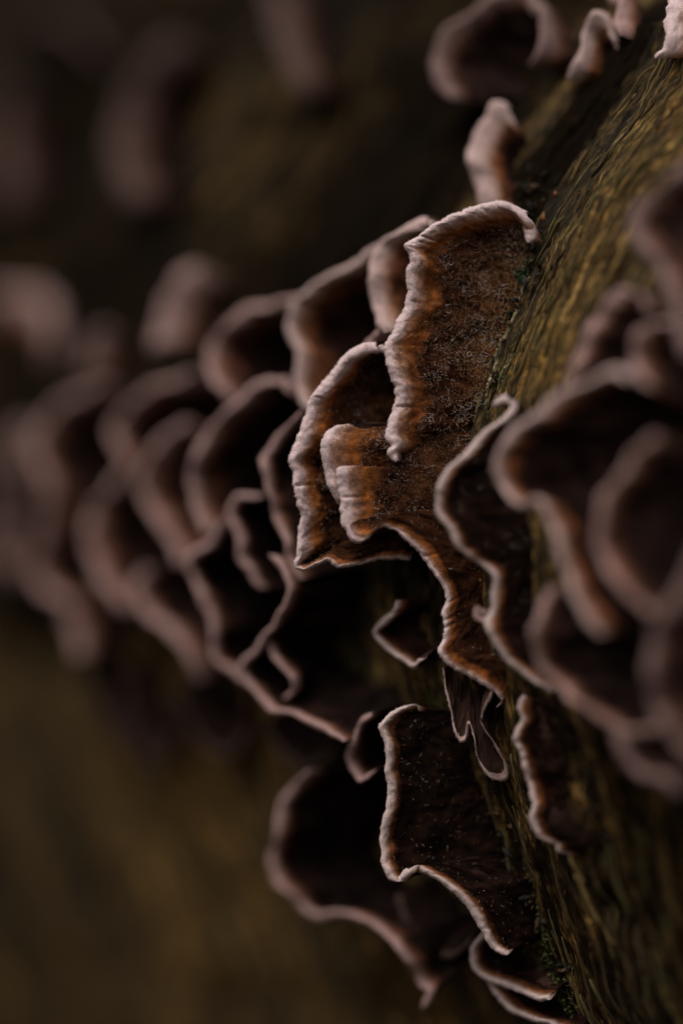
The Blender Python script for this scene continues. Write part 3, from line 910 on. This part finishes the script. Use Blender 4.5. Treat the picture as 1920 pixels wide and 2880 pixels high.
fungus(auto([(1960, 1540), (1925, 1590), (1885, 1670), (1835, 1765), (1812, 1867), (1822, 1960), (1860, 2050), (1925, 2135), (1990, 2180)], 340, 0, 0.25, lean=3.5),
       'thick blurred mauve bracket rim curving beside the wide scooped one', r=0.55, wp=1.0, wo=1.0, bulge=-1.0, res=0.5, dull='dim')
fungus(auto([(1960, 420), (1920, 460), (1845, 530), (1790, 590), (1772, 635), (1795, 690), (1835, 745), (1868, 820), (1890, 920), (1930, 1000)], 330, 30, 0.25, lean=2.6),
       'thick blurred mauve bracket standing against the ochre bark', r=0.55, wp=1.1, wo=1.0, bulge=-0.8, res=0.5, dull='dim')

# --- top of the log
fungus(auto([(1432, 300), (1412, 291), (1382, 306), (1352, 357), (1327, 413), (1320, 459), (1330, 516), (1343, 572), (1352, 640), (1365, 690)], 105, 50, 0.65, 0.6),
       'upright ear shaped bracket with thick pale rim standing above the large hairy one', r=0.68, wp=1.7, wo=0.8, bulge=0.2, dull='mid', res=0.25)
fungus(auto([(1255, 285), (1228, 240), (1218, 180), (1226, 125), (1258, 75), (1305, 35), (1350, 0), (1400, -25), (1450, -30)], 200, 90, 0.6),
       'arched blurred bracket with dark hollow above the ear shaped one', r=0.6, wp=1.2, wo=0.9, bulge=-1.0, res=0.4, dull='dim')
fungus(auto([(1430, -30), (1475, -15), (1508, 30), (1524, 85), (1518, 140), (1490, 185)], 110, 60, 0.3),
       'short curved bracket lobe closing the arch of the blurred bracket', r=0.6, wp=1.2, wo=0.9, bulge=-0.4, res=0.4, dull='dim')
fungus(auto([(1603, 222), (1618, 160), (1638, 97), (1662, 48), (1693, 38), (1722, 62), (1742, 110)], 50, 90, 0.7, 0.4),
       'small pale hooked bracket on the black crust of the upper bark', r=0.5, wp=1.2, wo=0.9, bulge=-0.3, dull='mid', res=0.3)
fungus(auto([(1735, 105), (1725, 50), (1712, 0), (1715, -40)], 60, 30, 0.2, 0.3), 'narrow pale stalk like bracket just above the hooked one', r=0.45, wp=1.2, wo=0.9, bulge=0.1, res=0.3)
fungus(auto([(1882, -30), (1872, 20), (1863, 58), (1868, 105), (1860, 140), (1846, 162)], 70, 10, 0.2, 0.1), 'crinkled pale bracket edge high on the ochre bark', r=0.5, wp=1.4, wo=1.0, bulge=0.3, dull=False, res=0.18, rough=1.9, down=45)

# --- just behind the focus
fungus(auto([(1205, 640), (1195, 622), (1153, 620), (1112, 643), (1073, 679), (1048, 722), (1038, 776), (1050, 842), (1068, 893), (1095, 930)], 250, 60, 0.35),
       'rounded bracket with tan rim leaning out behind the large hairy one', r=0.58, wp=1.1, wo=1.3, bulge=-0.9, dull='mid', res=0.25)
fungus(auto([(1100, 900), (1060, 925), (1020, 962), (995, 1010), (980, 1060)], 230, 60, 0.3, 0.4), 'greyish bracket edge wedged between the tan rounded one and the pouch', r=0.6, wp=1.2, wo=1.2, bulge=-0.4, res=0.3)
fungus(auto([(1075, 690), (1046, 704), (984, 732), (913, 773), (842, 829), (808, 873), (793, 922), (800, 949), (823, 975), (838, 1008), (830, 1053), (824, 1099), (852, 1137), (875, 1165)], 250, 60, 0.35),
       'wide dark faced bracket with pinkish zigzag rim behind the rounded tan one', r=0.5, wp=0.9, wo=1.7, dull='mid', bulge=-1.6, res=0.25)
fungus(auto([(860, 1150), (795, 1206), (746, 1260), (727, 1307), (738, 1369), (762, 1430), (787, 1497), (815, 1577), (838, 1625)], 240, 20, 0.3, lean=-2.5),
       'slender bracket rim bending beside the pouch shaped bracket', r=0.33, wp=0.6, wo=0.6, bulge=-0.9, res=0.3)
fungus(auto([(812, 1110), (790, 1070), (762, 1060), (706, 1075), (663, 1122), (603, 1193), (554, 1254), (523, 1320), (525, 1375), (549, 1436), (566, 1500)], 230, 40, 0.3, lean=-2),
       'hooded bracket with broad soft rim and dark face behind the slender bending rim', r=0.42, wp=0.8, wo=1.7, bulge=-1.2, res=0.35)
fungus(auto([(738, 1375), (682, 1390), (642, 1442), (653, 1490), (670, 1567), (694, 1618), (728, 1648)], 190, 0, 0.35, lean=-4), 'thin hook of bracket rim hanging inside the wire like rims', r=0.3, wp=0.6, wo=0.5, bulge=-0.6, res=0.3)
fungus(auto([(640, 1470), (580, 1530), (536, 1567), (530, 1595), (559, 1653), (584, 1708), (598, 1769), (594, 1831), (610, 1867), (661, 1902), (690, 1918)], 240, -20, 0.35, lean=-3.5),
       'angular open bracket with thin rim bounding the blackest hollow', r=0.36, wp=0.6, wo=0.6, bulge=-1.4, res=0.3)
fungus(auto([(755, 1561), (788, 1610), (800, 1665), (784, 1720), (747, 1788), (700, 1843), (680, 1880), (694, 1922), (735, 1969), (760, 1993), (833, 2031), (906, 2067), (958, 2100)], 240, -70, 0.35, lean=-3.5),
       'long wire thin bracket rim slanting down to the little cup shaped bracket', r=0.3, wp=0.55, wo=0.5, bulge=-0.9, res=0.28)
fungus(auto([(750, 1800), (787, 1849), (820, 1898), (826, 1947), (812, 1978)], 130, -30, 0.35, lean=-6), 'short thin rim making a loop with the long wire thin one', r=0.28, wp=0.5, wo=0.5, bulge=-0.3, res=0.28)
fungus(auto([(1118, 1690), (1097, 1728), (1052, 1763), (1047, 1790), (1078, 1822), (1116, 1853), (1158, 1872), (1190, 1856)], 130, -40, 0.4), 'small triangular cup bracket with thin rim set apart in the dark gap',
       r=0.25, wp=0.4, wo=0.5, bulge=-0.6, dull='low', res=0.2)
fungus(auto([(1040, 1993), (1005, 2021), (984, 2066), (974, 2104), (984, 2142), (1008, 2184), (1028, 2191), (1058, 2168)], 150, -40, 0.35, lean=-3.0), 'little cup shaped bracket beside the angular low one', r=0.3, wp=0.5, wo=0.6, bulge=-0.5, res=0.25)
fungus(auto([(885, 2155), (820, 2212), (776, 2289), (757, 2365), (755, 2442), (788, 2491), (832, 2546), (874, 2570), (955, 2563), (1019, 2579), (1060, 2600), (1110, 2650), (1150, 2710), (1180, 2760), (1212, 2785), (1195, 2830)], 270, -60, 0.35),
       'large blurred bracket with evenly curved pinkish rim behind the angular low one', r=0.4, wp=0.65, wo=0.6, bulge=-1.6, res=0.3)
fungus(auto([(1110, 2520), (1130, 2590), (1180, 2650), (1240, 2690), (1290, 2680), (1320, 2640)], 90, -110, 0.3), 'dim purple underside of a bracket below the angular low rim', r=0.3, wp=0.4, wo=0.8, bulge=0.3, flip=True, res=0.35, dull='dusk')
o = fungus(auto([(1168, 2062), (1160, 2042), (1172, 2024), (1188, 2020), (1194, 2036)], 55, 10, 0.3, -0.5), 'tiny pale fungus nub inside the angular low bracket', r=0.35, wp=1.2, wo=0.8, bulge=0.2, res=0.2, rows=16)

# --- far rows
fungus(auto([(850, 838), (800, 842), (735, 858), (655, 893), (600, 946), (578, 1007), (598, 1075), (625, 1130)], 240, 70, 0.35), 'smooth arched bracket with wide blurred rim and red brown hollow beside the zigzag rim',
       r=0.42, wp=0.85, wo=1.7, bulge=-0.8, res=0.45)
fungus(auto([(551, 1045), (441, 1078), (350, 1133), (302, 1182), (312, 1240), (336, 1295), (300, 1375), (248, 1442), (236, 1510), (252, 1580), (298, 1660), (345, 1705)], 230, 40, 0.3),
       'blurred bracket with sinuous rim behind the smooth arched one', r=0.42, wp=0.85, wo=1.7, bulge=-1.2, res=0.45)
fungus(auto([(512, 1182), (458, 1230), (406, 1303), (388, 1363), (420, 1448), (462, 1510), (494, 1590)], 210, 30, 0.3), 'blurred upright bracket rim between the sinuous rim and the hooded bracket', r=0.42, wp=0.85, wo=1.7, bulge=-1.0, res=0.45)
fungus(auto([(398, 1590), (372, 1640), (372, 1690), (418, 1742), (478, 1788), (525, 1855), (555, 1915)], 220, -50, 0.3), 'blurred drooping bracket rim slanting under the blurred upright one', r=0.5, wp=0.9, wo=0.8, bulge=-0.8, res=0.45)
fungus(auto([(310, 1062), (208, 1110), (120, 1170), (80, 1230), (92, 1301), (126, 1375), (114, 1467), (108, 1545), (90, 1610), (118, 1668), (172, 1706), (195, 1776), (212, 1850)], 220, 30, 0.3),
       'farthest long bracket rim with two soft bends at the end of the row', r=0.42, wp=0.85, wo=1.7, bulge=-1.0, res=0.5)
fungus(auto([(60, 1180), (20, 1230), (0, 1300), (8, 1390), (-10, 1480), (-20, 1560), (20, 1640)], 200, 30, 0.3), 'very soft brown bracket beyond the farthest long rim', r=0.7, wp=1.5, wo=1.0, bulge=-0.8, res=0.6, dull='dim')
fungus(auto([(550, 760), (515, 748), (475, 800), (455, 870), (436, 930), (430, 985)], 150, 50, 0.3), 'blurred stubby bracket standing alone above the smooth arched one', r=0.85, wp=2.2, wo=1.4, bulge=-0.3, res=0.5)
fungus(auto([(300, 935), (262, 940), (238, 985), (228, 1050)], 150, 50, 0.3), 'blurred tawny bracket bump above the farthest long rim', r=0.7, wp=1.2, wo=2.2, bulge=-0.2, res=0.5, dull='dim')
fungus(auto([(-40, 850), (0, 815), (70, 808), (130, 850), (160, 920), (165, 980)], -40, 190, 0.2), 'broad blurred pinkish bracket over a dark hollow, left of the tawny bump'.replace('left of', 'next to'), r=0.8, wp=1.9, wo=1.4, bulge=-0.6, res=0.5)
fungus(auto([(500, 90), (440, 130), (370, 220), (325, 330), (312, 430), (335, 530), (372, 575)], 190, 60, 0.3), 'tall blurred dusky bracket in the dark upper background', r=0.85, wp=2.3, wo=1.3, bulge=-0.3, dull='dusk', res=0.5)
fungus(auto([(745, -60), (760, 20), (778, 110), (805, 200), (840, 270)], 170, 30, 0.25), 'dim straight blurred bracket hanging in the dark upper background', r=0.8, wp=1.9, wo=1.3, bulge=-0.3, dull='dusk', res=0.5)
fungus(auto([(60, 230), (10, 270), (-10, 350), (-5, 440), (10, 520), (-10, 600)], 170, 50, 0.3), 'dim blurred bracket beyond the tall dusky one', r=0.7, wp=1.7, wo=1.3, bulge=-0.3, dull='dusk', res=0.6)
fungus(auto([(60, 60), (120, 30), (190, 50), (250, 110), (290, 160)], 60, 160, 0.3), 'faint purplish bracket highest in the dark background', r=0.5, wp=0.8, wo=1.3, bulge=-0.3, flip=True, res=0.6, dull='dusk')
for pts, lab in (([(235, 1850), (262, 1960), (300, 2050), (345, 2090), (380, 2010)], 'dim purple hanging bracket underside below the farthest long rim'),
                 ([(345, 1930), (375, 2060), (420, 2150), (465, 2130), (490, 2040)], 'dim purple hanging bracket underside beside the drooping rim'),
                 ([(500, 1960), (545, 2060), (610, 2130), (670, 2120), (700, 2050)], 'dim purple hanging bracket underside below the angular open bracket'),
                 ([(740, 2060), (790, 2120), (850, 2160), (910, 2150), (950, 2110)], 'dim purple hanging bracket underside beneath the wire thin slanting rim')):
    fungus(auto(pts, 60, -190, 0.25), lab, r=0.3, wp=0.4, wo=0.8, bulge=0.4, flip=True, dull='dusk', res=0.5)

# ------------------------------------------------------------------ crumbs of rotten bark where the brackets join the log
M_CRUMB = [mat_plain('rot_crumb_black', (0.006, 0.005, 0.004), (0.030, 0.022, 0.015), 1500),
           mat_plain('rot_crumb_brown', (0.03, 0.016, 0.008), (0.13, 0.065, 0.025), 1500)]


def crumbs():
    kinds = []
    for k in range(8):
        V, F = [], []
        for a in range(5):
            th = math.pi * a / 4
            for b in range(7):
                ph = 2 * math.pi * b / 7
                q = np.array([math.sin(th) * math.cos(ph), math.sin(th) * math.sin(ph), math.cos(th) * 1.5])
                V.append(q * (1 + random.uniform(-0.45, 0.45)) * MM)
        for a in range(4):
            for b in range(7):
                F.append((a * 7 + b, a * 7 + (b + 1) % 7, (a + 1) * 7 + (b + 1) % 7, (a + 1) * 7 + b))
        me = bpy.data.meshes.new('bark_crumb')
        me.from_pydata([tuple(v) for v in V], [], F)
        me.materials.append(M_CRUMB[0] if k < 6 else M_CRUMB[1])
        kinds.append(me)
    lines = ([(r[3], r[4]) for r in F_MAIN[:24]], [(r[3], r[4]) for r in F_LOW], [(r[3], r[4]) for r in F_NEAR1], [(r[3], r[4]) for r in F_NEAR7], [(r[3], r[4]) for r in F_BOT],
             [(1500, 480), (1490, 560), (1490, 640), (1500, 700)], [(1520, 260), (1560, 200), (1640, 170), (1480, 330)])
    for ln, cnt in zip(lines, (50, 50, 30, 30, 16, 40, 30)):
        P, _ = catmull(np.array(ln, float), 200)
        for _ in range(cnt):
            x, y = P[random.randrange(200)] + np.array([random.gauss(6, 18), random.gauss(0, 18)])
            yb = surf_Y(x, y)
            p = pix(x, y, yb) + np.array([-0.12, -0.12, 0.0])
            o = bpy.data.objects.new('bark_crumb', random.choice(kinds))
            COL.objects.link(o)
            o.parent = log_root
            o.location = (p[0] * MM, p[1] * MM, (p[2] + GROUND) * MM)
            o.rotation_euler = [random.uniform(0, 6.3) for _ in range(3)]
            sc = random.uniform(0.06, 0.2)
            o.scale = (sc * random.uniform(0.6, 1.3), sc, sc * random.uniform(0.6, 1.8))


crumbs()

# ------------------------------------------------------------------ moss and specks on the bark
def moss(px, py, n, spread_t, spread_y, mat, label, size=0.28, group=None):
    V, F = [], []
    yb = surf_Y(px, py)
    t0 = t_at(py)
    for _ in range(n):
        t = t0 + random.gauss(0, spread_t)
        Y = yb + random.gauss(0, spread_y)
        p, nn = log_point(t, Y, random.uniform(-0.1, 0.35))
        d = np.array([random.gauss(0, 1) for _ in range(3)]) * 0.8 + nn * 1.0
        d /= np.linalg.norm(d)
        s = np.cross(d, [random.gauss(0, 1) for _ in range(3)])
        s /= np.linalg.norm(s) + 1e-9
        L = size * random.uniform(0.6, 1.5)
        w = L * 0.32
        c = np.cross(d, s)
        k = len(V)
        V += [p, p + d * L * 0.5 + s * w + c * w * 0.4, p + d * L, p + d * L * 0.5 - s * w + c * w * 0.4]
        F += [(k, k + 1, k + 2), (k, k + 2, k + 3)]
    o = link('moss_patch', mesh_from('moss_patch', V, F, smooth=False), mat)
    return tag(o, label, 'moss', group)


moss(1462, 775, 150, 0.6, 0.25, M_MOSS_BRIGHT, 'tiny bright green moss tuft at the foot of the large hairy bracket', 0.24)
moss(1505, 2600, 420, 1.6, 0.45, M_MOSS, 'small olive moss cushion on the low bark beside the angular bracket')
moss(1590, 2800, 380, 1.8, 0.5, M_MOSS, 'sparse moss and debris strip near the lowest bark below the olive cushion')
moss(1412, 1060, 130, 1.8, 0.22, M_MOSS, 'thin moss line along the pale bark strip', 0.22)
moss(1262, 2010, 160, 1.2, 0.6, M_MOSS, 'faint yellow moss behind the forked flap', 0.26)


def crust(px, py, size, label):
    V, F = [], []
    yb = surf_Y(px, py)
    t0 = t_at(py)
    p, nn = log_point(t0, yb, 0.0)
    p = pix(px, py, yb) + nn * 0.35
    k = 10
    for a in range(5):
        th = math.pi * a / 4
        for b in range(k):
            ph = 2 * math.pi * b / k
            q = np.array([math.sin(th) * math.cos(ph), math.sin(th) * math.sin(ph) * 0.8, math.cos(th) * 1.4])
            q = q * size * (1 + 0.5 * random.uniform(-1, 1))
            V.append(p + q)
    for a in range(4):
        for b in range(k):
            F.append((a * k + b, a * k + (b + 1) % k, (a + 1) * k + (b + 1) % k, (a + 1) * k + b))
    o = link('orange_crust', mesh_from('orange_crust', V, F), M_RUST)
    tag(o, label, 'crust', 'orange specks on the bark')


crust(1568, 553, 0.17, 'orange speck on the bark between the ear shaped and hairy brackets')
crust(1536, 620, 0.19, 'orange speck on the bark at the top corner of the hairy bracket')
crust(1452, 745, 0.14, 'orange speck on the bark just above the bright moss tuft')
